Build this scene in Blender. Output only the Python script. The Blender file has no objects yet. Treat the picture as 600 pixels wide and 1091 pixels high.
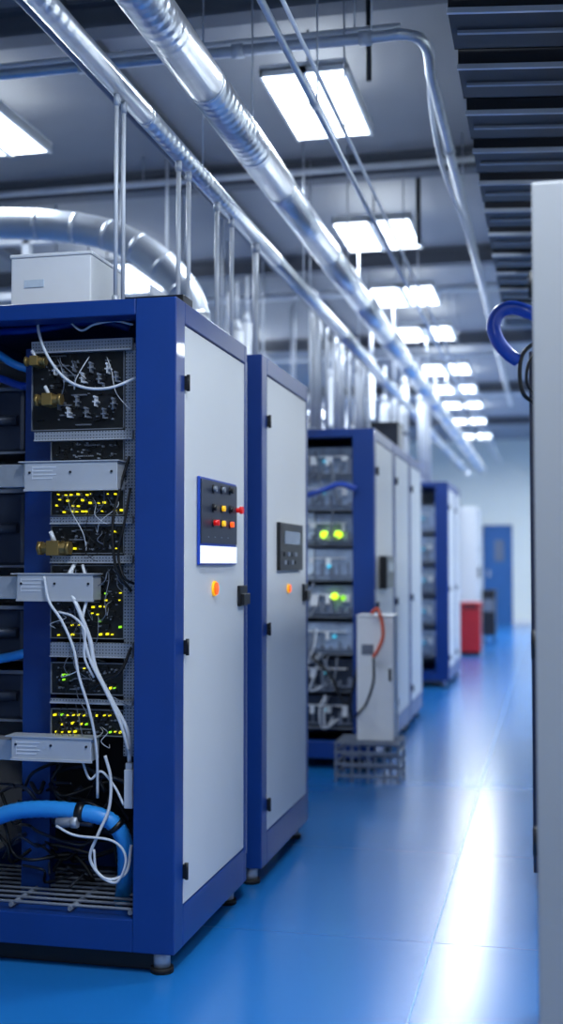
import bpy, math, random
from mathutils import Vector, Matrix, Euler
random.seed(7)
S = bpy.context.scene
C = S.collection
PI = math.pi
# ------------------------------------------------------------------ camera
F = 1250.0
YAW = math.radians(12.84); PITCH = math.radians(2.5); CH = 1.265
cd = bpy.data.cameras.new('camera'); cam = bpy.data.objects.new('camera', cd); C.objects.link(cam)
cd.sensor_fit = 'VERTICAL'; cd.sensor_height = 36; cd.lens = 36*F/1091
cam.location = (0, 0, CH); cam.rotation_euler = (PI/2+PITCH, 0, YAW)
cd.clip_start = .05
cd.dof.use_dof = True; cd.dof.focus_distance = 3.72; cd.dof.aperture_fstop = 1.5
S.camera = cam
RM = Euler((PI/2+PITCH, 0, YAW)).to_matrix()
def at(px, py, X=None, Y=None, Z=None):
    d = RM @ Vector(((px-300)/F, (545.5-py)/F, -1))
    if X is not None: t = X/d.x
    elif Y is not None: t = Y/d.y
    else: t = (Z-CH)/d.z
    return Vector((d.x*t, d.y*t, CH+d.z*t))
# ------------------------------------------------------------------ materials
def lin(c): return tuple(((v/255)/12.92 if v/255 <= .04045 else ((v/255+.055)/1.055)**2.4) for v in c)
def mat(name, rgb, rough=.5, metal=0, emit=0, var=.06, bump=0, bscale=40, coat=0, scale=6):
    m = bpy.data.materials.new(name); m.use_nodes = True
    nt = m.node_tree; b = nt.nodes['Principled BSDF']
    c = lin(rgb)
    tc = nt.nodes.new('ShaderNodeTexCoord')
    n = nt.nodes.new('ShaderNodeTexNoise'); n.inputs['Scale'].default_value = scale; n.inputs['Detail'].default_value = 4
    nt.links.new(tc.outputs['Object'], n.inputs['Vector'])
    r = nt.nodes.new('ShaderNodeValToRGB')
    r.color_ramp.elements[0].position = .3; r.color_ramp.elements[1].position = .7
    r.color_ramp.elements[0].color = tuple(max(0, v*(1-var)) for v in c)+(1,)
    r.color_ramp.elements[1].color = tuple(min(1, v*(1+var)) for v in c)+(1,)
    nt.links.new(n.outputs['Fac'], r.inputs['Fac']); nt.links.new(r.outputs['Color'], b.inputs['Base Color'])
    b.inputs['Roughness'].default_value = rough; b.inputs['Metallic'].default_value = metal
    b.inputs['Coat Weight'].default_value = coat
    if emit:
        b.inputs['Emission Color'].default_value = c+(1,); b.inputs['Emission Strength'].default_value = emit
    return m
M = dict(
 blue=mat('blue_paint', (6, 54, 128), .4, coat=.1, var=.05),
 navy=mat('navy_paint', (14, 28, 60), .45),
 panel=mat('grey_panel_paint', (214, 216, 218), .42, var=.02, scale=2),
 panel2=mat('pale_panel_paint', (212, 215, 219), .45, var=.02, scale=2),
 white=mat('white_paint', (230, 232, 235), .5, var=.03),
 black=mat('black_plastic', (10, 12, 18), .4),
 dark=mat('dark_steel', (32, 38, 50), .42, metal=.4),
 tray=mat('tray_steel', (48, 58, 78), .4, metal=.3),
 slat=mat('tray_slat_paint', (20, 24, 34), .45, metal=.2),
 liplight=mat('tray_edge_metal', (180, 187, 200), .35, metal=.4),
 inner=mat('cabinet_interior', (10, 14, 28), .6),
 steel=mat('galvanised_steel', (188, 194, 204), .34, metal=.7, var=.1, scale=14),
 alu=mat('brushed_aluminium', (186, 192, 202), .4, metal=.3, var=.06),
 board=mat('circuit_board', (7, 9, 14), .5, var=.4, scale=60),
 chip=mat('chip_black', (16, 18, 22), .35),
 pins=mat('connector_grey', (130, 138, 152), .4, metal=.3),
 bright=mat('brightened_face_paint', (200, 214, 228), .5, var=.2, scale=12),  # rack faces coloured pale in place of light inside; nameplate shares it
 midface=mat('mid_face_paint', (146, 163, 188), .5, var=.3, scale=12),
 brass=mat('brass', (140, 118, 70), .38, metal=.6),
 yled=mat('yellow_led', (240, 228, 30), .4, emit=1.2),
 gled=mat('green_led', (140, 225, 40), .4, emit=1.1),
 glow=mat('yellow_green_lamp', (190, 240, 40), .4, emit=2.0),
 bled=mat('cyan_led', (70, 190, 220), .4, emit=.8),
 amber=mat('amber_lamp', (255, 90, 8), .3, emit=1.0),
 red=mat('red_button', (225, 20, 16), .35, emit=.25),
 yellow=mat('yellow_button', (250, 190, 20), .35, emit=.5),
 redp=mat('red_plastic', (170, 18, 34), .45),
 cablew=mat('white_cable', (206, 212, 222), .45),
 cableg=mat('grey_cable', (108, 117, 134), .5),
 cableb=mat('black_cable', (10, 12, 18), .45),
 hose=mat('light_blue_hose', (44, 145, 228), .35, coat=.3),
 hosed=mat('blue_hose', (12, 66, 172), .35, coat=.3),
 orange=mat('orange_cable', (225, 95, 60), .45),
 labelw=mat('label_white', (235, 240, 255), .5, emit=.7),
 screen=mat('grey_screen', (90, 104, 128), .25, emit=.1),
 ceil=mat('ceiling_paint', (146, 149, 156), .8, var=.08, scale=1.2),
 beam=mat('beam_paint', (96, 101, 112), .6),
 wall=mat('wall_paint', (224, 228, 222), .8, var=.02, scale=1),
 rubber=mat('rubber', (10, 11, 14), .7),
 joint=mat('painted_light_streak', (92, 156, 208), .3),
 jointd=mat('dark_joint_filler', (20, 96, 168), .3),
 foil=mat('blue_door_paint', (22, 88, 150), .5),
 conduit=mat('conduit_paint', (200, 205, 214), .4, metal=.1),
)
M['lit'] = mat('lit_diffuser', (225, 238, 255), .4, emit=5, var=.0)
def duct_mat():
    m = mat('round_duct_metal', (218, 222, 230), .3, metal=.8, var=.08, scale=9)
    nt = m.node_tree; b = nt.nodes['Principled BSDF']
    tc = nt.nodes.new('ShaderNodeTexCoord')
    w = nt.nodes.new('ShaderNodeTexWave'); w.bands_direction = 'Y'; w.inputs['Scale'].default_value = 6; w.inputs['Distortion'].default_value = .8
    nt.links.new(tc.outputs['Object'], w.inputs['Vector'])
    bp = nt.nodes.new('ShaderNodeBump'); bp.inputs['Strength'].default_value = .25; bp.inputs['Distance'].default_value = .012
    nt.links.new(w.outputs['Fac'], bp.inputs['Height']); nt.links.new(bp.outputs['Normal'], b.inputs['Normal'])
    return m
M['duct'] = duct_mat()
M['paleduct'] = mat('pale_duct_metal', (200, 206, 216), .38, metal=.65, var=.06)
def floor_mat():
    m = mat('blue_epoxy', (28, 116, 194), .25, var=.05, scale=.6, coat=.5)
    b = m.node_tree.nodes['Principled BSDF']; b.inputs['Coat Roughness'].default_value = .18
    return m
M['floor'] = floor_mat()
def perf_mat():
    m = mat('perforated_rail', (150, 158, 172), .4, metal=.3)
    nt = m.node_tree; b = nt.nodes['Principled BSDF']
    ramp = [n for n in nt.nodes if n.type == 'VALTORGB'][0]
    tc = nt.nodes.new('ShaderNodeTexCoord')
    v = nt.nodes.new('ShaderNodeTexVoronoi'); v.inputs['Scale'].default_value = 95; v.inputs['Randomness'].default_value = 0
    nt.links.new(tc.outputs['Object'], v.inputs['Vector'])
    lt = nt.nodes.new('ShaderNodeMath'); lt.operation = 'LESS_THAN'; lt.inputs[1].default_value = .32
    nt.links.new(v.outputs['Distance'], lt.inputs[0])
    mx = nt.nodes.new('ShaderNodeMix'); mx.data_type = 'RGBA'; mx.inputs[7].default_value = (.012, .016, .03, 1)
    nt.links.new(lt.outputs[0], mx.inputs[0]); nt.links.new(ramp.outputs['Color'], mx.inputs[6]); nt.links.new(mx.outputs[2], b.inputs['Base Color'])
    return m
M['perf'] = perf_mat()
# ------------------------------------------------------------------ mesh builder
def catmull(P, n=8):
    P = [Vector(p) for p in P]
    if len(P) < 3: return P
    out = []
    Q = [2*P[0]-P[1]] + P + [2*P[-1]-P[-2]]
    for i in range(1, len(Q)-2):
        a, b, c, d = Q[i-1:i+3]
        for k in range(n):
            t = k/n
            out.append(.5*((2*b)+(c-a)*t+(2*a-5*b+4*c-d)*t*t+(3*b-a-3*c+d)*t*t*t))
    out.append(P[-1]); return out
class MB:
    def __init__(s): s.v = []; s.f = []; s.sm = []
    def box(s, x0, x1, y0, y1, z0, z1):
        x0, x1 = min(x0, x1), max(x0, x1); y0, y1 = min(y0, y1), max(y0, y1); z0, z1 = min(z0, z1), max(z0, z1)
        n = len(s.v)
        s.v += [(x, y, z) for z in (z0, z1) for x, y in ((x0, y0), (x1, y0), (x1, y1), (x0, y1))]
        for q in ((3, 2, 1, 0), (4, 5, 6, 7), (0, 1, 5, 4), (1, 2, 6, 5), (2, 3, 7, 6), (3, 0, 4, 7)):
            s.f.append(tuple(n+i for i in q)); s.sm.append(False)
        return s
    def sweep(s, pts, r, seg=12, rfun=None):
        pts = [Vector(p) for p in pts]; n0 = len(s.v)
        t = (pts[1]-pts[0]).normalized()
        u = t.cross(Vector((0, 0, 1)))
        if u.length < .01: u = t.cross(Vector((1, 0, 0)))
        u.normalize()
        N = len(pts)
        for i, p in enumerate(pts):
            tt = (pts[min(i+1, N-1)]-pts[max(i-1, 0)]).normalized()
            u = (u-tt*u.dot(tt)).normalized(); w = tt.cross(u)
            rr = rfun(i) if rfun else r
            for k in range(seg):
                a = 2*PI*k/seg; s.v.append(tuple(p+(u*math.cos(a)+w*math.sin(a))*rr))
        for i in range(N-1):
            for k in range(seg):
                a = n0+i*seg+k; b = n0+i*seg+(k+1) % seg
                s.f.append((a, a+seg, b+seg, b)); s.sm.append(True)
        s.f.append(tuple(n0+k for k in range(seg))); s.sm.append(False)
        s.f.append(tuple(n0+(N-1)*seg+k for k in reversed(range(seg)))); s.sm.append(False)
        return s
    def cyl(s, a, b, r, seg=16, r2=None):
        return s.sweep([a, b], r, seg, (lambda i: r if i == 0 else (r if r2 is None else r2)))
    def tube(s, P, r, seg=10, n=8): return s.sweep(catmull(P, n), r, seg)
    def build(s, name, m, parent=None, bevel=0):
        me = bpy.data.meshes.new(name)
        V = [Vector(v) for v in s.v]
        if parent is None:
            lo = Vector((min(v.x for v in V), min(v.y for v in V), min(v.z for v in V)))
            hi = Vector((max(v.x for v in V), max(v.y for v in V), max(v.z for v in V)))
            off = Vector(((lo.x+hi.x)/2, (lo.y+hi.y)/2, lo.z))
        else:
            off = Vector(parent.get('wpos', (0, 0, 0)))
        me.from_pydata([tuple(v-off) for v in V], [], s.f); me.update()
        me.polygons.foreach_set('use_smooth', s.sm)
        me.materials.append(m)
        o = bpy.data.objects.new(name, me); C.objects.link(o)
        if parent is None: o.location = off
        else: o.parent = parent
        o['wpos'] = tuple(off)
        if bevel:
            b = o.modifiers.new('bevel', 'BEVEL'); b.width = bevel; b.segments = 2; b.limit_method = 'ANGLE'
        return o
def tag(o, label, cat, group=None, kind=None):
    o['label'] = label; o['category'] = cat
    if group: o['group'] = group
    if kind: o['kind'] = kind
    return o
def thing(name, loc, label, cat, group=None):
    o = bpy.data.objects.new(name, None); C.objects.link(o); o.location = loc; o['wpos'] = tuple(loc)
    o.empty_display_size = .05
    return tag(o, label, cat, group)
def struct(o): o['kind'] = 'structure'; return o
def box(name, m, parent, x0, x1, y0, y1, z0, z1, bevel=0): return MB().box(x0, x1, y0, y1, z0, z1).build(name, m, parent, bevel)
# ------------------------------------------------------------------ room
XL, XR, YN, YF, ZC = -6.0, 2.6, -3.5, 24.9, 3.85
struct(box('floor', M['floor'], None, XL, XR, YN, YF, -.1, 0))
struct(box('ceiling', M['ceil'], None, XL, XR, YN, YF, ZC, ZC+.1))
struct(box('wall_left', M['wall'], None, XL-.1, XL, YN, YF, 0, ZC))
struct(box('wall_right', M['wall'], None, XR, XR+.1, YN, YF, 0, ZC))
struct(box('wall_far', M['wall'], None, XL, XR, YF, YF+.1, 0, ZC))
struct(box('wall_near', M['wall'], None, XL, XR, YN-.1, YN, 0, ZC))
struct(box('baseboard_far', M['panel'], None, XL, XR, YF-.02, YF, 0, .1))
k = 1
for y in (5.0, 7.3, 9.6, 13.2, 17, 21):
    m = MB(); m.box(XL, XR, y-.06, y+.06, ZC-.02, ZC); m.box(XL, XR, y-.01, y+.01, ZC-.12, ZC-.02); m.box(XL, XR, y-.06, y+.06, ZC-.14, ZC-.12)
    struct(m.build('trim_%d' % k, M['beam'])); k += 1
for x in (-4.3, -2.2, -.05):
    struct(box('trim_%d' % k, M['beam'], None, x-.06, x+.06, YN, YF, ZC-.07, ZC)); k += 1
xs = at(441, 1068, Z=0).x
struct(box('trim_%d' % k, M['joint'], None, xs-.003, xs+.003, YN, YF, -.002, .0010)); k += 1  # ceiling lights' reflection on the floor, laid as a thin pale strip
for py in (1000, 905):
    y = at(400, py, Z=0).y
    struct(box('trim_%d' % k, M['jointd'], None, XL, XR, y-.0015, y+.0015, -.002, .0003)); k += 1
dl = at(518, 660, Y=YF-.03).x; dr = at(544, 660, Y=YF-.03).x
d = thing('door_1', (0, YF, 0), '', ''); del d['label']; del d['category']; d['kind'] = 'structure'
box('door_leaf', M['foil'], d, dl, dr, YF-.05, YF-.01, 0, 2.0)
box('door_frame', M['foil'], d, dl-.05, dl, YF-.06, YF, 0, 2.05); box('door_frame', M['foil'], d, dr, dr+.05, YF-.06, YF, 0, 2.05)
box('door_frame', M['foil'], d, dl-.05, dr+.05, YF-.06, YF, 2.0, 2.06)
box('door_window', M['screen'], d, dl+.18, dr-.12, YF-.056, YF-.05, 1.3, 1.75)
box('door_handle', M['alu'], d, dl+.05, dl+.09, YF-.09, YF-.05, .98, 1.12)
# ------------------------------------------------------------------ ceiling lights
ZL = 3.6
LC = (.84, .925, 1)
def fixture(x, y, w, l, label, group, power, z=ZL, up=.06, gap=.018):
    t = thing('ceiling_light', (x, y, z), label, 'ceiling light', group)
    m = MB(); m.box(x-w/2, x+w/2, y-l/2, y+l/2, z+.012, z+.04)
    for a, b in ((x-w/2, x-w/2+.015), (x-gap, x+gap), (x+w/2-.015, x+w/2)): m.box(a, b, y-l/2, y+l/2, z-.02, z+.02)
    m.box(x-w/2, x+w/2, y-l/2, y-l/2+.015, z-.012, z+.02); m.box(x-w/2, x+w/2, y+l/2-.015, y+l/2, z-.012, z+.02)
    m.build('housing', M['white'], t)
    for a, b in ((x-w/2+.015, x-gap), (x+gap, x+w/2-.015)): box('diffuser', M['lit'], t, a, b, y-l/2+.015, y+l/2-.015, z, z+.012)
    for yy in (y-l*.35, y+l*.35): MB().cyl((x, yy, z+.04), (x, yy, ZC), .006, 8).build('hanging_rod', M['dark'], t)
    half = (w/2-.015-gap)
    for sx in (-1, 1):
        L = bpy.data.lights.new('panel_glow', 'AREA'); L.shape = 'RECTANGLE'; L.size = half*.96; L.size_y = l*.93; L.energy = power/2; L.color = LC
        lo = bpy.data.objects.new('panel_glow', L); C.objects.link(lo); lo.parent = t; lo.location = (sx*(half/2+gap), 0, -.004)
    if up:  # uplight added above the housing to brighten the ceiling
        L = bpy.data.lights.new('added_uplight', 'AREA'); L.shape = 'RECTANGLE'; L.size = w*.9; L.size_y = l*.9; L.energy = power*up; L.color = LC
        lo = bpy.data.objects.new('added_uplight', L); C.objects.link(lo); lo.parent = t; lo.location = (0, 0, .05); lo.rotation_euler = (PI, 0, 0)
    return t
names = ['large twin ceiling light nearest the camera, over the second cabinet', 'second twin ceiling light of the middle row, below a dark rod', 'third twin ceiling light along the row from the front',
 'fourth twin ceiling light along the row from the front', 'fifth twin ceiling light along the row from the front', 'sixth twin ceiling light along the row from the front',
 'seventh twin ceiling light along the row from the front', 'second farthest twin ceiling light of the row', 'farthest twin ceiling light, nearest the end wall']
pos = [(341, 112, .42, .88), (404, 250, .54, .76), (433, 315, .54, .74), (455, 355, .54, .7), (477, 393, .54, .7), (486, 414, .54, .62), (494, 431, .54, .6), (500, 448, .54, .6), (508, 464, .54, .6)]
for i, ((px, py, w, l), nm) in enumerate(zip(pos, names)):
    p = at(px, py, Z=ZL); fixture(p.x, p.y, w, l, nm, 'twin ceiling lights over the aisle', 40 if p.y < 12 else 56, gap=.018 if i < 1 else (.03 if i < 3 else .05))
p = at(58, 157, Z=ZL)
fixture(p.x-.28, p.y-.36, .5, .8, 'ceiling light at the left edge of the photo, above the first cabinet', 'ceiling lights of the left bay', 38)
for i, y in enumerate((9.0, 13, 18)):
    fixture(-3.4, y, .5, .9, 'ceiling light deep in the left bay, number %s from the front' % ('one', 'two', 'three')[i], 'ceiling lights of the left bay', 58)
fixture(-.1, 1.9, .5, 1.1, 'added fill light above the aisle in front of the first cabinet', 'added lights behind the camera', 88)  # this and the next: unseen fill lights added for the cabinets
fixture(-.1, -1.2, .5, 1.1, 'added fill light just behind the viewpoint', 'added lights behind the camera', 52)
fixture(1.5, 5.5, .5, 1.1, 'added fill light over the right bay beyond the pale cabinet', 'added lights of the right bay', 130)  # out-of-view fill lights added to brighten the grey side panels
fixture(1.5, 12, .5, 1.1, 'added fill light over the right bay further back', 'added lights of the right bay', 130)
fixture(1.2, 20.5, .5, 1.1, 'added wall-wash light over the right bay near the end wall', 'added lights of the right bay', 200)  # unseen light added to wash the end wall
# ------------------------------------------------------------------ cabinets
def foot(t, x, y):
    f = MB().cyl((x, y, .018), (x, y, .07), .026, 16).build('levelling_foot', M['alu'], t)
    MB().cyl((x, y, 0), (x, y, .018), .036, 16).build('foot_pad', M['rubber'], f)
def cabinet(label, xr, yf, depth, width=.92, open_front=True, H=2.1, post=.135, name='equipment_cabinet', hinge_rows=(1.84, 1.0, .3), frame='blue', panel='panel', group='blue framed equipment cabinets along the aisle', hinges=True, back='inner'):
    xl = xr-width; yb = yf+depth; z0 = .067
    t = thing(name, ((xl+xr)/2, (yf+yb)/2, 0), label, 'cabinet', group)
    m = MB()
    for x0, x1 in ((xr-post, xr), (xl, xl+post)):
        m.box(x0, x1, yf, yf+.09, z0, H); m.box(x0, x1, yb-.035, yb, z0, H)
    m.box(xl+post, xr-post, yf, yf+.09, H-.052, H); m.box(xl+post, xr-post, yf, yf+.09, z0, z0+.1)
    m.box(xl+post, xr-post, yb-.035, yb, H-.06, H); m.box(xl+post, xr-post, yb-.035, yb, z0, z0+.12)
    for x0, x1 in ((xr-.05, xr), (xl, xl+.05)):
        m.box(x0, x1, yf+.09, yb-.035, H-.07, H); m.box(x0, x1, yf+.09, yb-.035, z0, z0+.125)
    m.build('frame', M[frame], t, .004)
    box('top_panel', M[frame], t, xl+.05, xr-.05, yf+.09, yb-.035, H-.012, H-.002)
    box('base_tray', M['dark'], t, xl+.05, xr-.05, yf+.09, yb-.035, z0+.01, z0+.03)
    sp = box('side_door', M[panel], t, xr-.03, xr-.001, yf+.096, yb-.04, z0+.13, H-.075, .003)
    box('side_panel', M[panel], t, xl+.001, xl+.03, yf+.096, yb-.04, z0+.13, H-.075)
    box('back_panel', M[back], t, xl+post, xr-post, yb-.03, yb-.01, z0+.12, H-.06)
    if not open_front:
        box('front_door', M[panel], t, xl+.03, xr-.06, yf-.012, yf-.001, z0+.06, H-.03, .003)
    if hinges:
        for z in hinge_rows:
            g = MB(); g.box(xr, xr+.012, yf+.085, yf+.105, z-.022, z+.022); g.cyl((xr+.01, yf+.094, z-.026), (xr+.01, yf+.094, z+.026), .006, 8)
            g.build('hinge', M['black'], sp)
    for x in (xl+.07, xr-.055):
        for y in (yf+.05, yb-.08): foot(t, x, y)
    return t, sp
X1, Y1 = -1.128, 3.472
c1, door1 = cabinet('blue framed cabinet nearest the camera with its front open on wired circuit modules', X1, Y1, .88)
box('plinth', M['black'], c1, X1-.85, X1-.07, Y1+.05, Y1+.85, .004, .06)
X2, Y2 = -1.11, 4.519
c2, door2 = cabinet('second closed blue and grey cabinet right behind the open one, with black display', X2, Y2, .91, open_front=False)
box('plinth', M['black'], c2, X2-.85, X2-.07, Y2+.05, Y2+.88, .004, .06)
X3, Y3 = -1.045, 7.15
c3, door3 = cabinet('third open-front cabinet with glowing green lamps, behind the small white box', X3, Y3, .92, back='midface')
c3b, _ = cabinet('grey sided cabinet directly behind the green lamp cabinet', X3, 8.1, .9, open_front=False)
c3c, _ = cabinet('last cabinet of the middle row, with dark box on top', X3, 9.03, .86, open_front=False)
X4, Y4 = -1.0, 12.05
c4, _ = cabinet('distant blue framed open cabinet before the pale lockers', X4, Y4, .8, back='midface')
c4b, _ = cabinet('distant grey sided cabinet right behind the distant open one', X4, 12.88, .75, open_front=False)
def yz(px, py, X): p = at(px, py, X=X); return p.y, p.z
def handle(par, X, px0, px1, py0, py1):
    ya, za = yz(px0, py0, X); yb, zb = yz(px1, py1, X)
    h = MB(); h.box(X, X+.012, ya, yb, zb, za); h.box(X+.012, X+.024, ya+.008, yb-.004, zb+.006, za-.03)
    h.build('handle', M['black'], par, .002)
handle(door1, X1, 253, 260.5, 624, 645)
ya, za = yz(210, 507, X1); yb, _ = yz(249, 540, X1); _, zb = yz(210, 602, X1)
yl, zl = yz(212, 580, X1)
cp = box('control_panel', M['hosed'], door1, X1, X1+.010, ya, yb, zb, za, .002); cp['label'] = 'blue control panel with buttons and white label'
box('face_plate', M['tray'], cp, X1+.010, X1+.014, ya+.008, yb-.006, zl+.005, za-.008)
box('display_label', M['labelw'], cp, X1+.010, X1+.015, ya+.006, yb-.012, zb+.006, zl-.004)
rows = [521, 541, 557]
cols = [222, 231, 240]
tone = [['pins', 'pins', 'chip'], ['chip', 'yellow', 'chip'], ['red', 'yellow', 'amber']]
for ri, py in enumerate(rows):
    for ci, px in enumerate(cols):
        y, z = yz(px+1, py+(ci*1.0), X1); L = .022 if tone[ri][ci] == 'red' else .014
        MB().cyl((X1+.014, y, z), (X1+.014+L, y, z), .010, 14).build('push_button', M[tone[ri][ci]], cp)
        MB().cyl((X1+.014, y, z), (X1+.018, y, z), .015, 14).build('collar', M['black'], cp)
y, z = yz(250, 544, X1)
MB().cyl((X1+.01, y-.02, z), (X1+.026, y-.02, z), .009, 14).cyl((X1+.026, y-.02, z), (X1+.038, y-.02, z), .014, 16).build('push_button', M['red'], cp)['label'] = 'red mushroom stop button'
for q in range(4):
    y, z = yz(218+q*7, 572+q*.4, X1); box('marking', M['pins'], cp, X1+.014, X1+.0145, y-.008, y+.008, z-.002, z+.002)
def lamp(par, X, px, py, r):
    y, z = yz(px, py, X)
    l = MB().cyl((X-.001, y, z), (X+.006, y, z), r*1.25, 18).build('indicator_lamp', M['yellow'], par)
    MB().cyl((X+.006, y, z), (X+.012, y, z), r, 18).build('lens', M['amber'], l)['label'] = 'glowing amber lens'
lamp(door1, X1, 228, 627, .021); lamp(door2, X2, 307, 627, .016)
ya, za = yz(295, 556, X2); yb, _ = yz(319.5, 560, X2); _, zb = yz(296, 608, X2)
dp = box('display_unit', M['black'], door2, X2, X2+.015, ya, yb, zb, za, .003); dp['label'] = 'black display unit with grey screen and keys'
box('screen', M['screen'], dp, X2+.015, X2+.017, ya+.08, yb-.07, za-.09, za-.035)
for r in range(2):
    for q in range(4):
        yy = ya+.07+q*.07; zz = za-.125-r*.035
        box('key', M['pins'] if (q+r) % 2 else M['dark'], dp, X2+.015, X2+.019, yy, yy+.045, zz-.018, zz)
handle(door2, X2, 322, 326, 622, 640)
ya, za = yz(401, 592, X3); yb, zb = yz(415, 626, X3)
mt = box('meter_box', M['black'], c3, X3, X3+.05, ya+.12, ya+.5, zb, za, .004); box('screen', M['screen'], mt, X3+.05, X3+.052, ya+.18, ya+.44, za-.1, za-.04)
# ------------------------------------------------------------------ inside the first cabinet
YM = 3.60
rn = random.Random(3)
def a3(px, py, Y=YM): return at(px, py, Y=Y)
def bx(name, m, par, x0, y0, x1, y1, Y, dep, bevel=0):
    p = a3(x0, y0, Y); q = a3(x1, y1, Y); return box(name, m, par, p.x, q.x, Y, Y+dep, q.z, p.z, bevel)
bx('rack_post', M['perf'], c1, 134, 366, 147, 806, YM-.012, .02)['label'] = 'perforated silver rack post'
bx('rack_post', M['blue'], c1, 28, 372, 52, 962, YM+.085, .05)['label'] = 'inner blue rack post'
g = MB()
for i in range(9):
    yy = Y1+.03+i*.05; g.cyl((X1-.85, yy, .19), (X1-.1, yy, .19), .005, 8)
for i in range(4):
    xx = X1-.75+i*.2; g.cyl((xx, Y1+.02, .182), (xx, Y1+.46, .182), .008, 8)
g.build('floor_grille', M['cableg'], c1)
def bracket(x0, y0, x1, y1):
    b = bx('slide_bracket', M['alu'], c1, x0, y0, x1, y1, YM-.09, .07, .003)
    p = a3(x0, y0, YM-.09); q = a3(x1, y1, YM-.09)
    bx('mount_block', M['steel'], b, x0-28, y0+2, x0, y1-2, YM-.06, .08, .002)
    box('flange', M['alu'], b, p.x-.02, q.x+.006, YM-.094, YM-.02, p.z, p.z+.004)
    box('flange', M['alu'], b, p.x-.0, q.x+.004, YM-.096, YM-.09, q.z-.003, q.z+.004)
    for k in (.06, .5, .94):
        x = p.x+(q.x-p.x)*k; z = (p.z+q.z)/2
        MB().cyl((x, YM-.094, z+.012), (x, YM-.088, z+.012), .004, 10).build('screw', M['dark'], b)
    x = p.x+(q.x-p.x)*.25; st = MB()
    for r_ in range(4): st.box(x-.05, x+.03-.012*(r_ % 2), YM-.0915, YM-.0899, p.z-.018-r_*.012, p.z-.014-r_*.012)
    st.box(x-.052, x-.05, YM-.0915, YM-.0899, p.z-.056, p.z-.012)
    st.build('embossed_strip', M['cablew'], b)
bracket(26, 493, 125, 521); bracket(18, 612, 99, 640); bracket(12, 785, 97, 812)
def module(x0, y0, x1, y1, label, rail=None, leds=(), conns=(), n=26, Y=YM, seed=1, group='circuit modules in the first cabinet'):
    rnd = random.Random(seed)
    p = a3(x0, y0, Y); q = a3(x1, y1, Y)
    t = thing('circuit_module', ((p.x+q.x)/2, Y+.02, q.z), label, 'circuit module', group)
    box('board', M['board'], t, p.x, q.x, Y, Y+.03, q.z, p.z)
    f = MB(); e = .003
    f.box(p.x, q.x, Y-.008, Y, q.z, q.z+e); f.box(p.x, p.x+e, Y-.008, Y, q.z, p.z); f.box(q.x-e, q.x, Y-.008, Y, q.z, p.z); f.box(p.x, q.x, Y-.008, Y, p.z-e, p.z)
    f.build('edge_frame', M['pins'], t)
    if rail:
        r0 = a3(rail[0], rail[1], Y-.02); r1 = a3(rail[2], rail[3], Y-.02)
        rl = box('mounting_rail', M['perf'], t, r0.x, r1.x, Y-.03, Y-.01, r1.z, r0.z)
        box('rail_lip', M['alu'], rl, r0.x, r1.x, Y-.036, Y-.03, r1.z, r1.z+.004)
    w = q.x-p.x; h = p.z-q.z
    c = MB(); pn = MB()
    c.box(p.x+.004, q.x-.004, Y-.002, Y, q.z+.004, p.z-.004); pn.box(p.x+.005, q.x-.005, Y-.0012, Y, q.z+.005, p.z-.005)
    for i in range(n):
        cx = p.x+w*rnd.uniform(.08, .92); cz = q.z+h*rnd.uniform(.12, .88)
        if rnd.random() < .45:
            a = rnd.uniform(.004, .013); b = rnd.uniform(.002, .007); c.box(cx-a, cx+a, Y-rnd.uniform(.006, .018), Y, cz-b, cz+b)
        else:
            a = rnd.uniform(.001, .004); b = rnd.uniform(.001, .003); pn.box(cx-a, cx+a, Y-rnd.uniform(.006, .02), Y, cz-b, cz+b)
    for j in range(max(1, int(h/.03))):
        cz = q.z+h*(j+.5)/max(1, int(h/.03)); sx = rnd.uniform(.1, .5)
        for i in range(9): xx = p.x+w*sx+i*.006; pn.box(xx, xx+.003, Y-.014, Y, cz-.002, cz+.002)
    c.build('chip_layer', M['chip'], t); pn.build('pin_layer', M['pins'], t)
    for (lx, ly, col) in leds:
        c_ = a3(lx, ly, Y-.012); s = rnd.choice([.0016, .0022, .0027]); box('led', M[col], t, c_.x-s, c_.x+s, Y-.02, Y-.004, c_.z-s*1.2, c_.z+s*1.2)
    for i, (lx, ly) in enumerate(conns):
        c_ = a3(lx, ly, Y-.012)
        m = MB(); m.box(c_.x-.0018, c_.x+.0018, Y-.03, Y, c_.z-.016, c_.z+.016); m.box(c_.x-.010, c_.x+.008, Y-.026, Y, c_.z-.0025, c_.z+.0015); m.cyl((c_.x, Y-.035, c_.z+.014), (c_.x, Y, c_.z+.014), .004, 8)
        if i % 2: m.box(c_.x, c_.x+.012, Y-.022, Y, c_.z-.016, c_.z-.012)
        m.build('connector', M['pins'] if i % 3 else M['cablew'], t)
    return t
def grid(x0, x1, y0, y1, nx, ny, cols, p=.8):
    o = []
    for j in range(ny):
        for i in range(nx):
            if rn.random() < p: o.append((x0+(x1-x0)*i/max(1, nx-1)+rn.uniform(-1.8, 1.8), y0+(y1-y0)*j/max(1, ny-1)+rn.uniform(-.7, .7), rn.choice(cols)))
    return o
YY = ['yled', 'yled', 'yled', 'yled', 'yled', 'gled']
module(35, 376, 133, 457, 'large top circuit module with rows of small plugs', rail=(35, 365, 142, 373), conns=[(60, 395), (70, 402), (80, 391), (89, 403), (98, 392), (107, 404), (116, 393), (125, 402), (64, 432), (74, 440), (83, 428), (93, 440), (103, 428), (112, 441), (122, 430)], n=80, seed=1)
module(55, 470, 133, 491, 'small dark module just above the top silver bracket', rail=(38, 461, 142, 468), n=50, seed=2)
module(55, 522, 133, 549, 'circuit module with yellow lamp rows just below the top bracket', leds=grid(62, 92, 527, 545, 7, 4, ['yled'], .6)+grid(97, 129, 527, 544, 6, 3, ['yled'], .4), n=80, seed=3)
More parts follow.
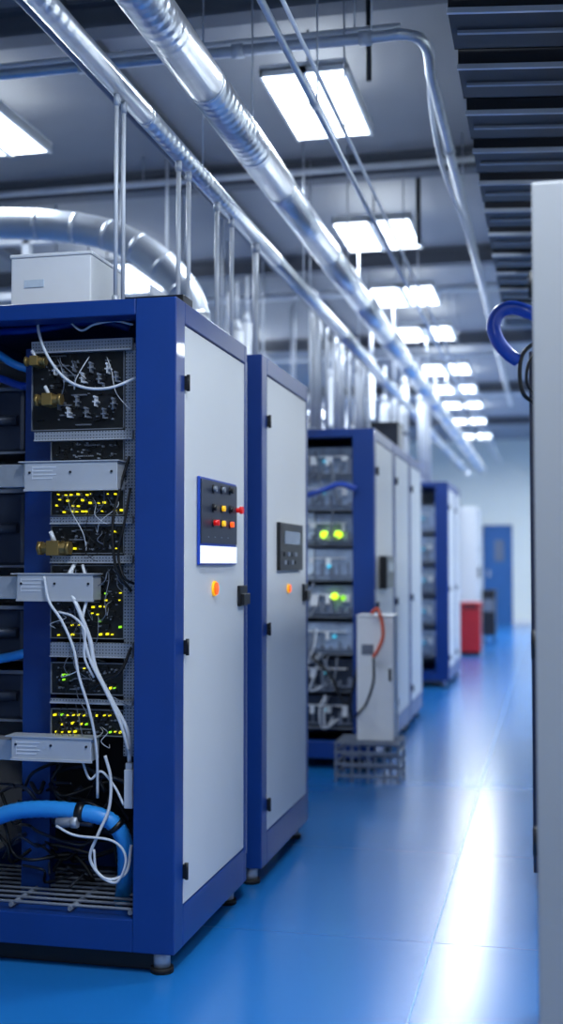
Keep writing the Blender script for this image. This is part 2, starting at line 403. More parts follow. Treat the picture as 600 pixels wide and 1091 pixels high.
module(55, 560, 133, 590, 'module with sparse yellow lamps beside the lower brass valve', rail=(55, 551, 142, 558), leds=grid(70, 124, 566, 584, 6, 2, ['yled'], .3), n=80, seed=4)
module(55, 602, 133, 681, 'tall module with scattered yellow lamps behind the white cables', rail=(55, 592, 142, 600), leds=grid(98, 129, 632, 676, 5, 7, YY, .35)+grid(62, 92, 655, 676, 5, 3, YY, .25), n=150, seed=5)
module(55, 705, 133, 741, 'module with two green lamps', rail=(55, 684, 142, 701), leds=[(68, 719, 'gled'), (68, 724, 'gled'), (72, 719, 'gled'), (90, 712, 'yled'), (118, 733, 'yled'), (122, 733, 'gled')], n=80, seed=6)
module(55, 754, 133, 785, 'lowest module with a row of yellow green lamps', rail=(55, 744, 142, 751), leds=grid(60, 129, 762, 780, 12, 3, YY, .42), n=80, seed=7)
def valve(px, py, label, s=1):
    c = a3(px, py, YM-.05)
    t = thing('brass_valve', (c.x, c.y, c.z-.02*s), label, 'valve', 'brass valves in the first cabinet')
    MB().cyl((c.x-.035*s, c.y, c.z), (c.x+.035*s, c.y, c.z), .016*s, 8).box(c.x-.018*s, c.x+.018*s, c.y-.02, c.y+.05, c.z-.02*s, c.z+.02*s).build('body', M['brass'], t, .002)
    MB().cyl((c.x, c.y, c.z+.018*s), (c.x-.014, c.y, c.z+.045*s), .006*s, 10).build('stem', M['cablew'], t)
    MB().cyl((c.x-.045*s, c.y, c.z), (c.x-.035*s, c.y, c.z), .021*s, 6).build('nut', M['brass'], t)
    MB().cyl((c.x+.035*s, c.y, c.z), (c.x+.046*s, c.y, c.z), .02*s, 6).build('nut', M['brass'], t)
valve(38, 385, 'topmost brass valve in the first cabinet', .8); valve(52, 426, 'second brass valve beside the rows of small plugs', 1.0); valve(58, 584, 'lowest brass valve above the second bracket', 1.2)
for i, (y0, y1, lb) in enumerate(((418, 483, 'uppermost dark drawer unit at the left edge'), (524, 604, 'dark drawer unit level with the yellow lamp rows'), (645, 703, 'dark drawer unit above the pale blue tube end'), (712, 768, 'lowest dark drawer unit above the third bracket'))):
    p = a3(-100, y0, 3.78); q = a3(26, y1, 3.78)
    t = thing('drawer_unit', ((p.x+q.x)/2, 3.9, q.z), lb, 'drawer unit', 'dark drawer units in the first cabinet')
    box('body', M['tray'], t, p.x, q.x, 3.78, 4.15, q.z, p.z, .016)
    box('slide', M['cableg'], t, p.x, q.x+.01, 3.765, 3.78, p.z-.010, p.z+.002)
    box('slide', M['cableg'], t, p.x, q.x+.01, 3.765, 3.78, q.z-.002, q.z+.006)
    MB().cyl((p.x+.05, 3.77, (p.z+q.z)/2), (q.x-.02, 3.77, (p.z+q.z)/2), .018, 16).build('bar_handle', M['tray'], t)
def run(name, label, m, r, pts, group=None, cat='cable'):
    P = [a3(x, y, Y) for x, y, Y in pts]
    return tag(MB().tube(P, r, 10 if r < .015 else 18).build(name, M[m]), label, cat, group)
t = thing('corrugated_hose', tuple(a3(60, 900, 3.56)), 'thick light blue hose at the bottom of the first cabinet', 'hose')
P = catmull([a3(x, y, Y) for x, y, Y in ((-60, 905, 3.6), (-20, 880, 3.58), (10, 866, 3.56), (45, 862, 3.55), (90, 866, 3.55), (118, 875, 3.56), (132, 896, 3.58), (134, 930, 3.62), (130, 962, 3.68))], 10)
MB().sweep(P, .026, 18, lambda i: .026+(.0018 if i % 2 else 0)).build('tube', M['hose'], t)
for i in (38, 52): MB().sweep(P[i:i+3], .031, 16).build('clamp', M['black'], t)
run('hose', 'light blue tube end at left edge between drawer units', 'hose', .016, [(-60, 700, 3.7), (-20, 704, 3.7), (5, 701, 3.7), (27, 696, 3.7)], cat='hose')
run('hose', 'light blue tube high at left edge of the first cabinet', 'hose', .014, [(-60, 362, 3.7), (-10, 374, 3.7), (15, 388, 3.7), (32, 394, 3.72)], cat='hose')
run('hose', 'dark blue tube crossing under the cabinet top', 'hosed', .013, [(-60, 356, 3.75), (30, 352, 3.72), (80, 345, 3.7), (112, 343, 3.7), (138, 350, 3.72)], cat='hose')
run('hose', 'lower dark blue tube high at left edge', 'hosed', .014, [(-60, 392, 3.74), (-5, 402, 3.74), (18, 410, 3.74), (30, 412, 3.74)], cat='hose')
W = 'white cables in the first cabinet'
run('cable', 'white cable looping across the top circuit module', 'cablew', .0048, [(42, 336, 3.56), (41, 352, 3.55), (50, 378, 3.53), (68, 402, 3.52), (90, 413, 3.51), (118, 413, 3.51), (146, 402, 3.53)], W)
run('cable', 'thin white cable along the cabinet top', 'cablew', .0035, [(70, 338, 3.58), (86, 352, 3.57), (100, 346, 3.57), (122, 342, 3.57), (142, 346, 3.58)], W)
run('cable', 'thick white cable falling from second bracket to the lower right', 'cablew', .007, [(80, 600, 3.58), (72, 620, 3.54), (84, 650, 3.5), (96, 682, 3.5), (102, 712, 3.5), (120, 748, 3.5), (136, 780, 3.52), (138, 812, 3.55)], W)
run('cable', 'white cable running beside the thick one down the modules', 'cablew', .005, [(88, 602, 3.57), (94, 630, 3.53), (88, 662, 3.5), (95, 700, 3.49), (112, 735, 3.49), (128, 770, 3.5), (137, 800, 3.52)], W)
run('cable', 'white cable curving left from the second bracket down to the third', 'cablew', .0045, [(47, 614, 3.5), (52, 640, 3.49), (66, 662, 3.49), (78, 690, 3.49), (84, 720, 3.49), (96, 760, 3.5), (103, 800, 3.52), (104, 850, 3.55)], W)
run('cable', 'white cable arching off the tall module', 'cablew', .004, [(62, 652, 3.52), (78, 657, 3.5), (90, 672, 3.49), (90, 700, 3.49), (100, 722, 3.5)], W)
run('cable', 'white cable dropping beside the silver rack post', 'cablew', .005, [(112, 805, 3.53), (118, 830, 3.53), (116, 862, 3.52), (104, 890, 3.5), (96, 915, 3.5), (112, 936, 3.5), (134, 930, 3.52), (140, 900, 3.55)], W)
run('cable', 'white cable coil loop at the cabinet bottom', 'cablew', .004, [(60, 880, 3.5), (80, 890, 3.49), (120, 896, 3.49), (134, 915, 3.5), (124, 940, 3.5), (104, 930, 3.5), (100, 905, 3.5)], W)
run('cable', 'white cable between the lowest module and the blue hose', 'cablew', .004, [(88, 812, 3.55), (96, 830, 3.54), (108, 822, 3.54), (122, 838, 3.54), (132, 858, 3.54)], W)
B = 'black cables in the first cabinet'
run('cable', 'black cable hanging down the silver rack post', 'cableb', .005, [(138, 486, 3.55), (128, 520, 3.54), (120, 560, 3.52), (124, 606, 3.52), (140, 630, 3.55)], B)
run('cable', 'black cable sagging under second bracket', 'cableb', .0045, [(139, 520, 3.55), (132, 560, 3.53), (126, 590, 3.53), (132, 615, 3.53), (143, 622, 3.55)], B)
run('cable', 'black cable behind the lowest module', 'cableb', .005, [(140, 690, 3.55), (128, 716, 3.53), (112, 724, 3.53), (98, 735, 3.53)], B)
G = 'dark cables heaped at the bottom of the first cabinet'
for i in range(22):
    x = rn.uniform(-20, 60); y = rn.uniform(825, 940)
    pts = [(x+k*rn.uniform(10, 26), y+rn.uniform(-20, 20)+(k-2)*3, 3.6+rn.uniform(-.0, .14)) for k in range(5)]
    run('cable', 'dark cable tangled behind the thick light blue hose', rn.choice(['cableb', 'cableb', 'cableb', 'dark', 'tray']), rn.uniform(.004, .008), pts, G)
T = 'thin wires draped over the circuit modules'
for i in range(55):
    x = rn.uniform(58, 126); y = rn.choice([380, 420, 500, 530, 565, 596, 606, 640, 655, 690, 700, 735, 750, 775, 790]); dx = rn.uniform(-26, 26); dy = rn.uniform(14, 60)
    x2 = min(136, max(56, x+dx))
    pts = [(x, y, YM-.01), (x+(x2-x)*.15+rn.uniform(-5, 5), y+dy*.25, YM-.05), ((x+x2)/2+rn.uniform(-8, 8), y+dy*.65, YM-.06), (x2+rn.uniform(-3, 3), y+dy*.95, YM-.04), (x2, y+dy*.8, YM-.01)]
    run('wire', 'thin wire draped over the circuit modules of the first cabinet', rn.choice(['cableg', 'cableg', 'cableb', 'cablew', 'cableb']), rn.uniform(.0010, .0019), pts, T, 'wire')
p = a3(132, 820, 3.53); q = a3(141, 862, 3.53)
t = thing('plug', (p.x, 3.53, q.z), 'white plug hanging at the foot of the silver rack post', 'plug')
box('body', M['cablew'], t, p.x, q.x, 3.53, 3.555, q.z, p.z, .003); box('collar', M['alu'], t, p.x+.004, q.x-.004, 3.535, 3.55, p.z, p.z+.02)
p = a3(60, 877, 3.52)
t = thing('coupling', (p.x, 3.52, p.z), 'grey screw coupling beside the light blue hose', 'coupling')
MB().cyl((p.x, 3.52, p.z), (p.x+.05, 3.53, p.z+.004), .016, 12).build('body', M['cableg'], t); MB().cyl((p.x+.05, 3.53, p.z+.004), (p.x+.07, 3.53, p.z+.004), .02, 6).build('nut', M['alu'], t)
# ------------------------------------------------------------------ on top of cabinet 1
p = at(12, 272, Y=3.62); q = at(97, 272, Y=3.62)
t = thing('junction_box', ((p.x+q.x)/2, 3.8, 2.1), 'white box on top of the first cabinet', 'junction box')
box('body', M['white'], t, p.x, q.x, 3.62, 3.92, 2.1, p.z-.012, .004); box('lid', M['white'], t, p.x-.004, q.x+.004, 3.616, 3.924, p.z-.012, p.z, .003)
box('nameplate', M['bright'], t, p.x+.05, p.x+.12, 3.616, 3.62, 2.19, 2.215)
p = at(133, 300, Y=3.75); q = at(199, 300, Y=3.75)
t = thing('power_strip', ((p.x+q.x)/2, 3.8, 2.1), 'flat black unit on top of the first cabinet beside white box', 'power unit')
box('body', M['black'], t, p.x, q.x, 3.72, 3.82, 2.1, 2.165, .004)
for k in range(4): x = p.x+.02+k*.045; box('socket', M['dark'], t, x, x+.03, 3.716, 3.72, 2.125, 2.15)
# ------------------------------------------------------------------ rack units of the distant open cabinets
def server(x0, x1, y, z, h, label, group, leds, face='bright'):
    t = thing('rack_unit', ((x0+x1)/2, y, z), label, 'rack unit', group)
    dp = random.uniform(0, .05)
    box('chassis', M['tray'], t, x0, x1, y+.02+dp, y+.5, z, z+h-.02, .004)
    xm = x0+(x1-x0)*random.uniform(.3, .62)
    box('face_panel', M[face], t, x0, xm, y+.008+dp, y+.02+dp, z+.004, z+h-.015)
    box('face_panel', M['midface' if face == 'bright' else 'tray'], t, xm+.01, x1, y+.008+dp, y+.02+dp, z+.004, z+h-.02)
    box('shelf_lip', M['pins'], t, x0, x1, y-.01, y+.5, z-.006, z)
    m = MB(); m.box(x0+.02, x1-.02, y+.004, y+.009+dp, z+.02, z+.03)
    for k in range(11):
        xx = x0+.025+(x1-x0-.07)*k/10; hh = h*random.uniform(.05, .5); m.box(xx, xx+random.uniform(.008, .03), y+random.uniform(-.006, .003), y+.01+dp, z+.02, z+.03+hh)
    m.build('card_row', M[random.choice(['cableg', 'midface', 'pins'])], t)
    m = MB(); m.box(x0+.05, x1-.05, y+.002, y+.009+dp, z+h*.62, z+h*.65)
    for k in range(6):
        if random.random() < .6: xx = x0+.05+(x1-x0-.13)*k/5; m.box(xx, xx+random.uniform(.015, .05), y-.004, y+.009+dp, z+h*random.uniform(.3, .5), z+h*.65)
    m.build('plug_row', M['white'], t)
    for (fx, fz, col, r) in leds:
        x = x0+(x1-x0)*fx; zz = z+h*fz
        MB().cyl((x, y-.012, zz), (x, y+.01+dp, zz), r, 12).build('status_lamp', M[col], t)
    return t
zs = [.24, .47, .70, .93, 1.16, 1.38, 1.60, 1.80]
lbl = ['bottom rack unit of the green lamp cabinet', 'second rack unit from the bottom of the green lamp cabinet', 'rack unit with dim face below the lit ones in third cabinet', 'rack unit with two yellow green lamps level with the white box top', 'middle rack unit in the third cabinet, between the lit ones', 'rack unit with twin bright yellow green lamps in the third cabinet', 'second highest rack unit of the third cabinet', 'highest rack unit of the third cabinet']
for i, z in enumerate(zs):
    leds = {3: [(.80, .6, 'glow', .02), (.89, .55, 'gled', .016)], 5: [(.70, .3, 'glow', .024), (.84, .3, 'glow', .024)], 4: [(.75, .4, 'bled', .012)], 2: [(.8, .5, 'bled', .010)]}.get(i, [(.7, .5, 'bled', .006)])
    server(X3-.78, X3-.14, Y3+.1, z, .215, lbl[i], 'rack units in the third cabinet', leds, 'bright' if i >= 2 else 'tray')
for i, z in enumerate((.3, .62, .94, 1.26, 1.58)):
    server(X4-.78, X4-.14, Y4+.1, z, .3, ('bottom', 'second lowest', 'middle', 'second highest', 'top')[i]+' rack unit of the distant open cabinet', 'rack units in the distant cabinet', [(.8, .5, 'bled', .010)])
run('cable', 'dark looped cable at the front of the third cabinet', 'cableb', .009, [(332, 700, 7.1), (352, 720, 7.05), (370, 750, 7.05), (385, 700, 7.05), (392, 740, 7.05), (386, 760, 7.08)])
run('cable', 'blue cable crossing the top of third cabinet front', 'hosed', .018, [(326, 528, 7.12), (345, 522, 7.1), (362, 516, 7.1), (379, 521, 7.14)])
for i in range(14):
    x = rn.uniform(332, 368); y = rn.choice([480, 500, 545, 590, 620, 670, 700, 740])
    run('cable', 'pale cable drooping across the rack units of the third cabinet', rn.choice(['cablew', 'cableg']), .006, [(x, y, 7.24), (x+rn.uniform(-8, 8), y+18, 7.2), (x+rn.uniform(-12, 12), y+36, 7.19), (min(376, x+rn.uniform(0, 16)), y+26, 7.24)], 'pale cables in the third cabinet')
# ------------------------------------------------------------------ white box on crate
Yb = 6.85
p = at(380, 655, Y=Yb); q = at(420, 790, Y=Yb); zt = q.z
cr0 = at(356, 800, Y=6.75).x; cr1 = at(425, 800, Y=6.75).x
t = thing('crate', ((cr0+cr1)/2, 6.9, 0), 'low pale grey open crate on the floor under the white box', 'crate')
for i in range(3):
    z0 = .012+i*(zt-.03)/3
    for b in ((6.75, 6.760), (7.060, 7.07)): box('slat', M['pins'], t, cr0, cr1, b[0], b[1], z0+.018, z0+.034)
    box('slat', M['pins'], t, cr1-.010, cr1, 6.765, 7.055, z0+.018, z0+.034); box('slat', M['pins'], t, cr0, cr0+.010, 6.765, 7.055, z0+.018, z0+.034)
for x in (cr0, cr0+(cr1-cr0)*.25, cr0+(cr1-cr0)*.5, cr0+(cr1-cr0)*.75, cr1-.014):
    for y in (6.764, 7.042): box('corner_post', M['pins'], t, x, x+.014, y, y+.014, 0, zt-.010)
for k in range(5): yy = 6.75+k*.075; box('deck_slat', M['pins'], t, cr0, cr1, yy, yy+.02, zt-.010, zt)
t = thing('supply_box', ((p.x+q.x)/2, Yb+.1, zt), 'tall white box with orange cable standing on the pale crate', 'supply box')
box('body', M['white'], t, p.x, q.x, Yb, Yb+.2, zt, p.z-.01, .006); box('lid', M['white'], t, p.x-.004, q.x+.004, Yb-.004, Yb+.204, p.z-.01, p.z, .003)
box('vent', M['cableg'], t, p.x+.03, p.x+.1, Yb-.003, Yb, zt+.5, zt+.56); box('latch', M['black'], t, q.x-.03, q.x-.015, Yb-.008, Yb, zt+.35, zt+.42)
run('cable', 'orange cable curling down the front of the white box', 'orange', .010, [(396, 654, 6.83), (402, 649, 6.82), (407, 662, 6.82), (408, 678, 6.82), (403, 692, 6.82), (398, 700, 6.83)])
run('cable', 'black cable drooping from the white box to the crate', 'cableb', .007, [(398, 700, 6.83), (398, 725, 6.8), (391, 748, 6.78), (384, 758, 6.83), (378, 764, 6.86)])
t = thing('relay_box', (X3-.2, 9.3, 2.1), 'dark box on top of the last cabinet of the middle row', 'box')
box('body', M['dark'], t, X3-.32, X3-.1, 9.15, 9.45, 2.1, 2.36, .005); box('lid', M['black'], t, X3-.325, X3-.095, 9.145, 9.455, 2.36, 2.375)
# ------------------------------------------------------------------ distant things
def locker(label, x0, x1, y0, y1, h):
    t = thing('locker', ((x0+x1)/2, (y0+y1)/2, 0), label, 'locker', 'pale lockers')
    box('body', M['panel2'], t, x0, x1, y0, y1, .05, h, .006); box('plinth', M['dark'], t, x0+.02, x1-.02, y0+.02, y1-.02, 0, .05)
    for z in (h*.35, h*.7): box('door_seam', M['cableg'], t, x1, x1+.004, y0+.03, y1-.03, z, z+.01)
    box('handle', M['black'], t, x1, x1+.03, y0+.08, y0+.12, h*.5, h*.58)
    box('front_door', M['panel'], t, x0+.03, x1-.03, y0-.012, y0, .1, h-.05)
locker('pale locker standing behind the distant blue cabinet', -1.95, -1.18, 14.4, 15.5, 2.1)
xk = at(509, 600, Y=17.6).x
locker('farther pale locker behind the red bin', xk-.75, xk, 17.6, 18.6, 2.1)
yy = 16.3; x0 = at(489, 690, Y=yy).x; x1 = at(513, 690, Y=yy).x
t = thing('waste_bin', ((x0+x1)/2, yy+.15, 0), 'red bin at the far end of the aisle', 'bin')
cx = (x0+x1)/2; w = (x1-x0)/2
box('body', M['redp'], t, cx-w*.94, cx+w*.94, yy, yy+.36, .04, .64, .02)
box('lid', M['redp'], t, cx-w, cx+w, yy-.015, yy+.375, .64, .73, .02); box('lid_flap', M['dark'], t, cx-w*.6, cx+w*.6, yy-.018, yy-.012, .66, .7)
box('base', M['black'], t, cx-w*.85, cx+w*.85, yy+.02, yy+.34, 0, .04)
yy = 18.9; x0 = at(514, 690, Y=yy).x; x1 = at(528, 690, Y=yy).x
t = thing('trolley', ((x0+x1)/2, yy, 0), 'dark low trolley standing right of the red bin', 'trolley')
box('body', M['dark'], t, x0, x1, yy, yy+.4, .12, .8, .01); box('top', M['black'], t, x0-.01, x1+.01, yy-.01, yy+.41, .8, .84); box('drawer', M['cableg'], t, x0+.02, x1-.02, yy-.01, yy, .5, .7)
for a in (x0+.03, x1-.03):
    for b in (yy+.05, yy+.35): MB().cyl((a-.012, b, .04), (a+.012, b, .04), .04, 14).box(a-.006, a+.006, b-.01, b+.01, .04, .12).build('caster', M['rubber'], t)
# ------------------------------------------------------------------ ducts and pipes overhead
def longduct(label, x, z, r, y0, y1, step, hang=2):
    t = thing('round_duct', (x, 12, z-r), label, 'duct', 'round ducts above the cabinets')
    y = y0; seg = 0
    while y < y1:
        y2 = min(y+step, y1)
        MB().cyl((x, y, z), (x, y2, z), r, 40).build('duct_section', M['duct'], t)
        MB().cyl((x, y2-.008, z), (x, y2+.008, z), r*1.03, 40).build('coupling', M['duct'], t)
        if seg % hang == 0:
            MB().cyl((x, y+.7, z+r), (x, y+.7, ZC), .004, 8).build('hanger_rod', M['steel'], t)
            MB().cyl((x, y+.692, z), (x, y+.708, z), r*1.02, 40).build('hanger_band', M['duct'], t)
        y = y2; seg += 1
zD = 3.0; xD = -.69*(zD-CH)
longduct('long shiny silver round duct running above the cabinets', xD, zD, .074, 1.6, 22, 1.2)
zT = 2.82; xT = -.87*(zT-CH)
longduct('narrower silver round duct left of the large one', xT, zT, .036, 1.8, 20, 2.0, 1)
tag(MB().tube([(xT-.085, 1.8, zT+.03), (xT-.075, 8, zT+.035), (xT-.09, 14, zT+.03), (xT-.08, 20, zT+.03)], .014).build('cable', M['cableg']), 'grey cable running along the narrower silver duct', 'cable')
def vpipe(x, y, z0, z1, r, label, group, m='conduit'):
    t = thing('conduit', (x, y, z0), label, 'conduit', group)
    MB().cyl((x, y, z0), (x, y, z1), r, 12).build('pipe', M[m], t)
    MB().cyl((x, y, z0), (x, y, z0+.025), r*1.8, 12).build('flange', M['alu'], t)
    MB().cyl((x, y, z1-.04), (x, y, z1), r*1.4, 12).build('collar', M['alu'], t)
for i, (px, r) in enumerate(((119, .007), (131, .007), (190, .009), (206, .009), (231, .010), (247, .009), (276, .015), (288, .012))):
    yv = at(px, 300, X=xT).y
    yv = min(max(yv, 3.53), 5.38)
    if 4.33 < yv < 4.54: yv = 4.31 if i < 4 else 4.56
    vpipe(xT, yv, 2.1, zT-.034, r, ('leftmost', 'second', 'third', 'fourth', 'fifth', 'sixth', 'thick seventh', 'eighth')[i]+' white conduit from the left, rising to the narrow duct', 'white conduits above the first two cabinets')
t = thing('header_pipe', (X3-.42, 8.5, 2.96), 'pale header pipe joining the risers above the middle row', 'pipe')
MB().cyl((X3-.42, 7.2, 2.96), (X3-.42, 9.85, 2.96), .035, 18).build('tube', M['conduit'], t)
for y in (7.25, 9.8): MB().cyl((X3-.42, y-.02, 2.96), (X3-.42, y+.02, 2.96), .048, 18).build('end_cap', M['alu'], t); MB().cyl((X3-.42, y, 2.96), (X3-.42, y, ZC), .005, 8).build('hanger_rod', M['steel'], t)
for i, yv in enumerate((7.3, 7.5, 7.8, 8.15, 8.4, 8.75, 9.1, 9.35, 9.7)):
    vpipe(X3-.42, yv, 2.1, 2.93, (.018, .028, .014)[i % 3], 'white riser standing on the middle row of cabinets', 'white risers above the middle row')
for i, yv in enumerate((12.2, 12.6, 13.1)): vpipe(X4-.3, yv, 2.1, 3.0+.04*i, .026, 'white riser standing on the distant pair of cabinets', 'white risers above the distant cabinets')
for i, (px, y) in enumerate(((335, 7.6), (346, 7.9), (360, 8.3), (380, 8.6), (338, 10.5), (352, 10.9), (366, 11.4), (382, 11.6), (396, 10.5), (410, 10.8), (420, 11.1), (430, 11.6))):
    x = at(px, 400, Y=y).x
    hgt = 2.75+.14*(i % 3); r = .030+.018*(i % 2)
    if X3-1.02 < x < X3+.05 and 7.05 < y < 9.98: x = X3-1.05-.03*i
    t = thing('gas_column', (x, y, 0), 'tall pale standing column behind the middle row of cabinets', 'column', 'pale columns behind the cabinets')
    MB().cyl((x, y, 0), (x, y, hgt), r, 20).cyl((x, y, hgt), (x, y, hgt+.08), r, 20, r*.4).build('tank', M['conduit'], t)
    MB().cyl((x, y, hgt+.08), (x, y, hgt+.35), .012, 8).build('stem', M['conduit'], t)
    MB().cyl((x, y, hgt-.5), (x, y, hgt-.46), r*1.15, 20).build('band', M['cableg'], t)
for i, (y0_, y1_, h_, nm) in enumerate(((9.9, 11.6, 2.55, 'pale tall machine in the second row, nearest the aisle cabinets'), (12.0, 13.8, 2.75, 'taller pale machine of the second row further back'))):
    t = thing('tall_machine', (-2.7, (y0_+y1_)/2, 0), nm, 'machine', 'pale machines of the second row')
    box('body', M['panel2'], t, -3.2, -2.3, y0_, y1_, .08, h_, .01); box('plinth', M['dark'], t, -3.15, -2.35, y0_+.03, y1_-.03, 0, .08)
    box('vent_panel', M['cableg'], t, -3.1, -2.4, y0_-.006, y0_, h_-.5, h_-.2); box('side_seam', M['cableg'], t, -2.3, -2.296, y0_+.8, y0_+.82, .2, h_-.1)
xx, zz = -2.35, 2.8
t = thing('ladder_tray', (xx, 10, zz), 'grey ladder tray hanging deep behind the narrower duct', 'cable tray')
box('side_rail', M['cableg'], t, xx-.15, xx-.138, 6.3, 15, zz, zz+.06); box('side_rail', M['cableg'], t, xx+.138, xx+.15, 6.3, 15, zz, zz+.06)
for k_ in range(21): yy = 6.4+k_*.4; box('rung', M['cableg'], t, xx-.138, xx+.138, yy, yy+.03, zz+.01, zz+.03)
for k_ in range(7):
    yy = 6.6+k_*1.2
    for sx in (-.144, .144): MB().cyl((xx+sx, yy, zz+.06), (xx+sx, yy, ZC), .009, 8).build('hanger_rod', M['conduit'], t)
Yc = 5.6
P = [a3(x, y, Yc) for x, y in ((-120, 238), (-40, 238), (30, 239), (80, 243), (120, 252), (156, 270), (186, 296), (204, 328), (209, 380), (209, 470))]
Pc = catmull(P, 6)
t = thing('elbow_duct', tuple(P[3]), 'wide pale duct bending down behind the first cabinet top', 'duct')
MB().sweep(Pc, .080, 28).build('duct_body', M['paleduct'], t)
for i in range(3, len(Pc)-6, 5): MB().sweep([Pc[i], Pc[i]+(Pc[i+1]-Pc[i]).normalized()*.02], .083, 28).build('seam_ring', M['paleduct'], t)
MB().cyl(Pc[-1], (Pc[-1].x, Pc[-1].y, 1.7), .11, 24, .14).build('boot', M['steel'], t)
b0 = Pc[-1]
t = thing('air_unit', (b0.x, b0.y+.3, 0), 'grey machine under the elbow duct behind the first cabinet', 'machine')
box('body', M['panel'], t, b0.x-.5, b0.x+.35, b0.y-.14, b0.y+.7, .08, 1.7, .01); box('plinth', M['dark'], t, b0.x-.48, b0.x+.33, b0.y-.12, b0.y+.68, 0, .08)
box('louvre', M['dark'], t, b0.x-.4, b0.x+.2, b0.y-.146, b0.y-.14, .9, 1.4)
t = thing('gantry_frame', (-3.9, 6.8, 0), 'pale steel gantry frame behind the elbow duct', 'frame')
for x in (-4.6, -3.2): box('post', M['conduit'], t, x-.025, x+.025, 6.775, 6.825, 0, 3.3)
for z in (2.62, 2.95, 3.3): box('beam', M['conduit'], t, -4.7, -2.6, 6.775, 6.825, z-.022, z+.022)
t = thing('air_handler', (-4.2, 8, 2.4), 'pale box-shaped air handler hanging in the left bay', 'air handler')
box('casing', M['panel2'], t, -5.0, -3.3, 7.6, 8.4, 2.4, 3.1, .01); box('grille', M['cableg'], t, -4.8, -4.0, 7.595, 7.6, 2.5, 3.0)
for x in (-4.9, -3.4):
    for y in (7.7, 8.3): MB().cyl((x, y, 3.1), (x, y, ZC), .008, 8).build('hanger_rod', M['steel'], t)
def pipe(label, pts, r, m='steel', name='pipe', joints=(), hang=(), cat='pipe', group=None):
    t = thing(name, tuple(pts[0]), label, cat, group)
    MB().sweep([Vector(p) for p in pts], r, 14).build('tube', M[m], t)
    for j in joints:
        a = Vector(j[0]); b = Vector(j[1]); MB().cyl(a, b, r*1.3, 14).build('coupling', M['alu'], t)
    for h in hang: MB().cyl(h, (h[0], h[1], ZC), .004, 8).build('hanger_rod', M['steel'], t)
    return t
zA = 3.45; yA = at(200, 60, Z=zA).y; xe = -.226*(3.4-CH)
P = catmull([(-5.9, yA, zA), (-4, yA, zA), (-2, yA, zA), (xe-.3, yA, zA), (xe-.08, yA, zA), (xe, yA+.08, zA-.02), (xe, yA+.3, zA-.05)], 6)+[Vector((xe, 16, zA-.05))]
pipe('silver pipe crossing the ceiling then turning along the aisle', P, .024, joints=[((x, yA, zA), (x+.05, yA, zA)) for x in (-4, -3, -2, -1.3, -.75)]+[((xe, y_, zA-.05), (xe, y_+.05, zA-.05)) for y_ in (6, 8, 10, 12)], hang=[(x, yA, zA) for x in (-4.5, -2.4, -.7)]+[(xe, y_, zA-.05) for y_ in (7, 10, 13)])
pipe('second thinner pipe crossing the ceiling beside it', [(-5.9, yA+.18, zA+.12), (-.6, yA+.18, zA+.12)], .016, 'conduit', hang=[(x, yA+.18, zA+.12) for x in (-4.6, -2.5, -.8)])
zP = 3.1; xP = -.49*(zP-CH)
pipe('thin silver pipe running along the aisle under the lights', [(xP, 1.5, zP), (xP, 22, zP)], .013, joints=[((xP, y_, zP), (xP, y_+.06, zP)) for y_ in (4.5, 6.5, 8.5, 10.5)], hang=[(xP, y_, zP) for y_ in (4.6, 7.5, 11, 15)])
pipe('thin pale pipe beside the silver one under lights', [(xP+.06, 1.5, zP+.02), (xP+.06, 22, zP+.02)], .008, 'cablew', hang=[(xP+.06, y_, zP+.02) for y_ in (4.9, 7.8, 11.3)])
for i in range(4):
    yy = 7.0+i*3.3
    pipe('%s pale pipe crossing the ceiling beyond the first light' % ('first', 'second', 'third', 'fourth')[i], [(-5.5, yy, 3.68), (-.36, yy, 3.68)], .02+.012*(i % 2), 'conduit', hang=[(-4.5, yy, 3.68), (-2.5, yy, 3.68), (-.6, yy, 3.68)])
q = at(446, 260, Y=7.6)
pipe('dark vertical rod hanging beside the second ceiling light', [q, (q.x, q.y, ZC)], .016, 'dark', 'hanging_rod', cat='rod')
p = at(393, 60, Y=4.95); pipe('black rod hanging above the first ceiling light', [(p.x, p.y, zA-.1), (p.x, p.y, ZC)], .012, 'black', 'hanging_rod', cat='rod')
run('cable', 'pale cable sagging from the ceiling pipe beside the slatted tray', 'cablew', .012, [(458, 56, 5.2), (459, 110, 5.6), (472, 180, 6.2), (497, 245, 7.2), (518, 320, 9.0)])
# ------------------------------------------------------------------ slatted overhead tray on the right
zR = 3.0; xa, xb = -.17*(zR-CH), .62
t = thing('slatted_tray', ((xa+xb)/2, 6.2, zR), 'dark slatted overhead tray at the upper right', 'cable tray')
y0 = 2.8; y1 = 9.0
box('side_rail', M['dark'], t, xa, xa+.015, y0, y1, zR+.10, zR+.14); box('side_rail', M['dark'], t, xb-.015, xb, y0, y1, zR+.10, zR+.14)
yy = y0
def slant(mb):     # the slats run slightly askew across the tray
    mb.v = [(x, y+(x-xa)*.17, z) for x, y, z in mb.v]; return mb
while yy < y1-.25:
    s = slant(MB().box(xa, xb, yy, yy+.27, zR, zR+.02)).build('slat', M['slat'], t)
    slant(MB().box(xa, xb, yy, yy+.01, zR+.0, zR+.11)).build('slat_face', M['slat'], s)
    slant(MB().box(xa-.004, xb, yy-.012, yy, zR-.004, zR+.014)).build('slat_lip', M['liplight'], s)
    slant(MB().box(xa, xb, yy+.26, yy+.27, zR+.0, zR+.11)).build('slat_rear', M['slat'], s)
    slant(MB().box(xa+.02, xb, yy+.12, yy+.135, zR-.010, zR)).build('conduit_strip', M['pins'], s)
    yy += .43
for y in (3.2, 5.0, 6.8, 8.7):
    for x in (xa+.01, xb-.01): MB().cyl((x, y, zR+.14), (x, y, ZC), .006, 8).build('hanger_rod', M['steel'], t)
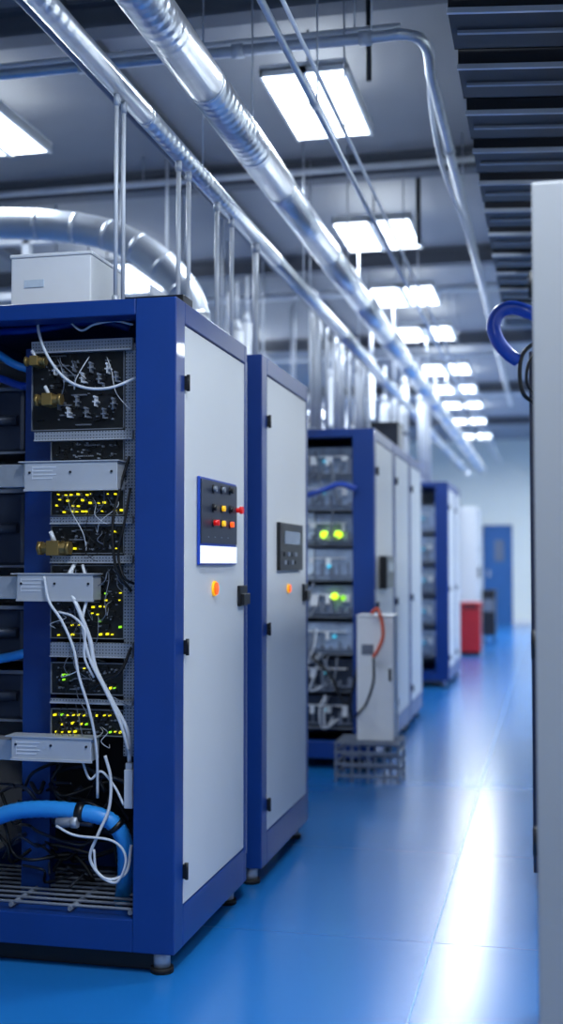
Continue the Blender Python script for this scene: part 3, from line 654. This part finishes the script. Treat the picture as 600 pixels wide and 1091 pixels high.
# ------------------------------------------------------------------ right row
YR = 2.56; xR = at(570, 600, Y=YR).x
zr = at(585, 193, Y=YR).z
t = thing('pale_cabinet', (xR+.45, YR+.45, 0), 'pale cabinet cut off by the right edge of the photo', 'cabinet')
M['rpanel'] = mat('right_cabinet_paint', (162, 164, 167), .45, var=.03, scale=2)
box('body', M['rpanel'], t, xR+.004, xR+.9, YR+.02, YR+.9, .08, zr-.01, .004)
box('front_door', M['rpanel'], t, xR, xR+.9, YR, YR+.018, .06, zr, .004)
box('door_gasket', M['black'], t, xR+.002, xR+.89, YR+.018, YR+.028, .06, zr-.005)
box('plinth', M['dark'], t, xR+.03, xR+.88, YR+.04, YR+.88, 0, .08)
for py in (300, 688, 900):
    z = at(570, py, Y=YR).z; MB().cyl((xR-.002, YR+.03, z-.03), (xR-.002, YR+.03, z+.03), .007, 10).build('hinge', M['black'], t)
xr2 = at(566.5, 700, Y=4.7).x
for i, yv in enumerate((4.7, 5.75, 6.8, 7.85)):
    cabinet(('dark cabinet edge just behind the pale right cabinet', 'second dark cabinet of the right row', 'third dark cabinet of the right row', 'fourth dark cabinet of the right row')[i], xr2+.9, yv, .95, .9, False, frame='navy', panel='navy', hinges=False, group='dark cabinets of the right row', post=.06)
def hrun(label, m, r, pts, extra=()):
    return tag(MB().tube([at(x, y, Y=Y) for x, y, Y in pts]+[Vector(e) for e in extra], r, 18).build('hose', M[m]), label, 'hose')
hrun('thick blue hose looping out beside the right cabinet', 'hosed', .027, [(552, 384, 4.6), (541, 376, 4.58), (530, 362, 4.55), (526, 346, 4.55), (533, 332, 4.55), (548, 328, 4.55), (570, 335, 4.55), (590, 341, 4.6)], [(.15, 4.8, 2.22), (.22, 4.9, 2.1)])
hrun('black cable loop hanging under the thick blue hose', 'cableb', .008, [(580, 366, 4.62), (566, 368, 4.60), (556, 380, 4.58), (554, 402, 4.58), (558, 420, 4.6), (570, 430, 4.685)])
hrun('second black cable loop inside the first one', 'cableb', .006, [(580, 374, 4.66), (569, 378, 4.63), (562, 392, 4.62), (562, 410, 4.63), (572, 422, 4.685)])
# ------------------------------------------------------------------ world
w = bpy.data.worlds.new('world'); S.world = w; w.use_nodes = True
w.node_tree.nodes['Background'].inputs[0].default_value = (.35, .5, .9, 1); w.node_tree.nodes['Background'].inputs[1].default_value = .3
S.view_settings.view_transform = 'Standard'
for o in bpy.data.objects:
    if 'wpos' in o: del o['wpos']
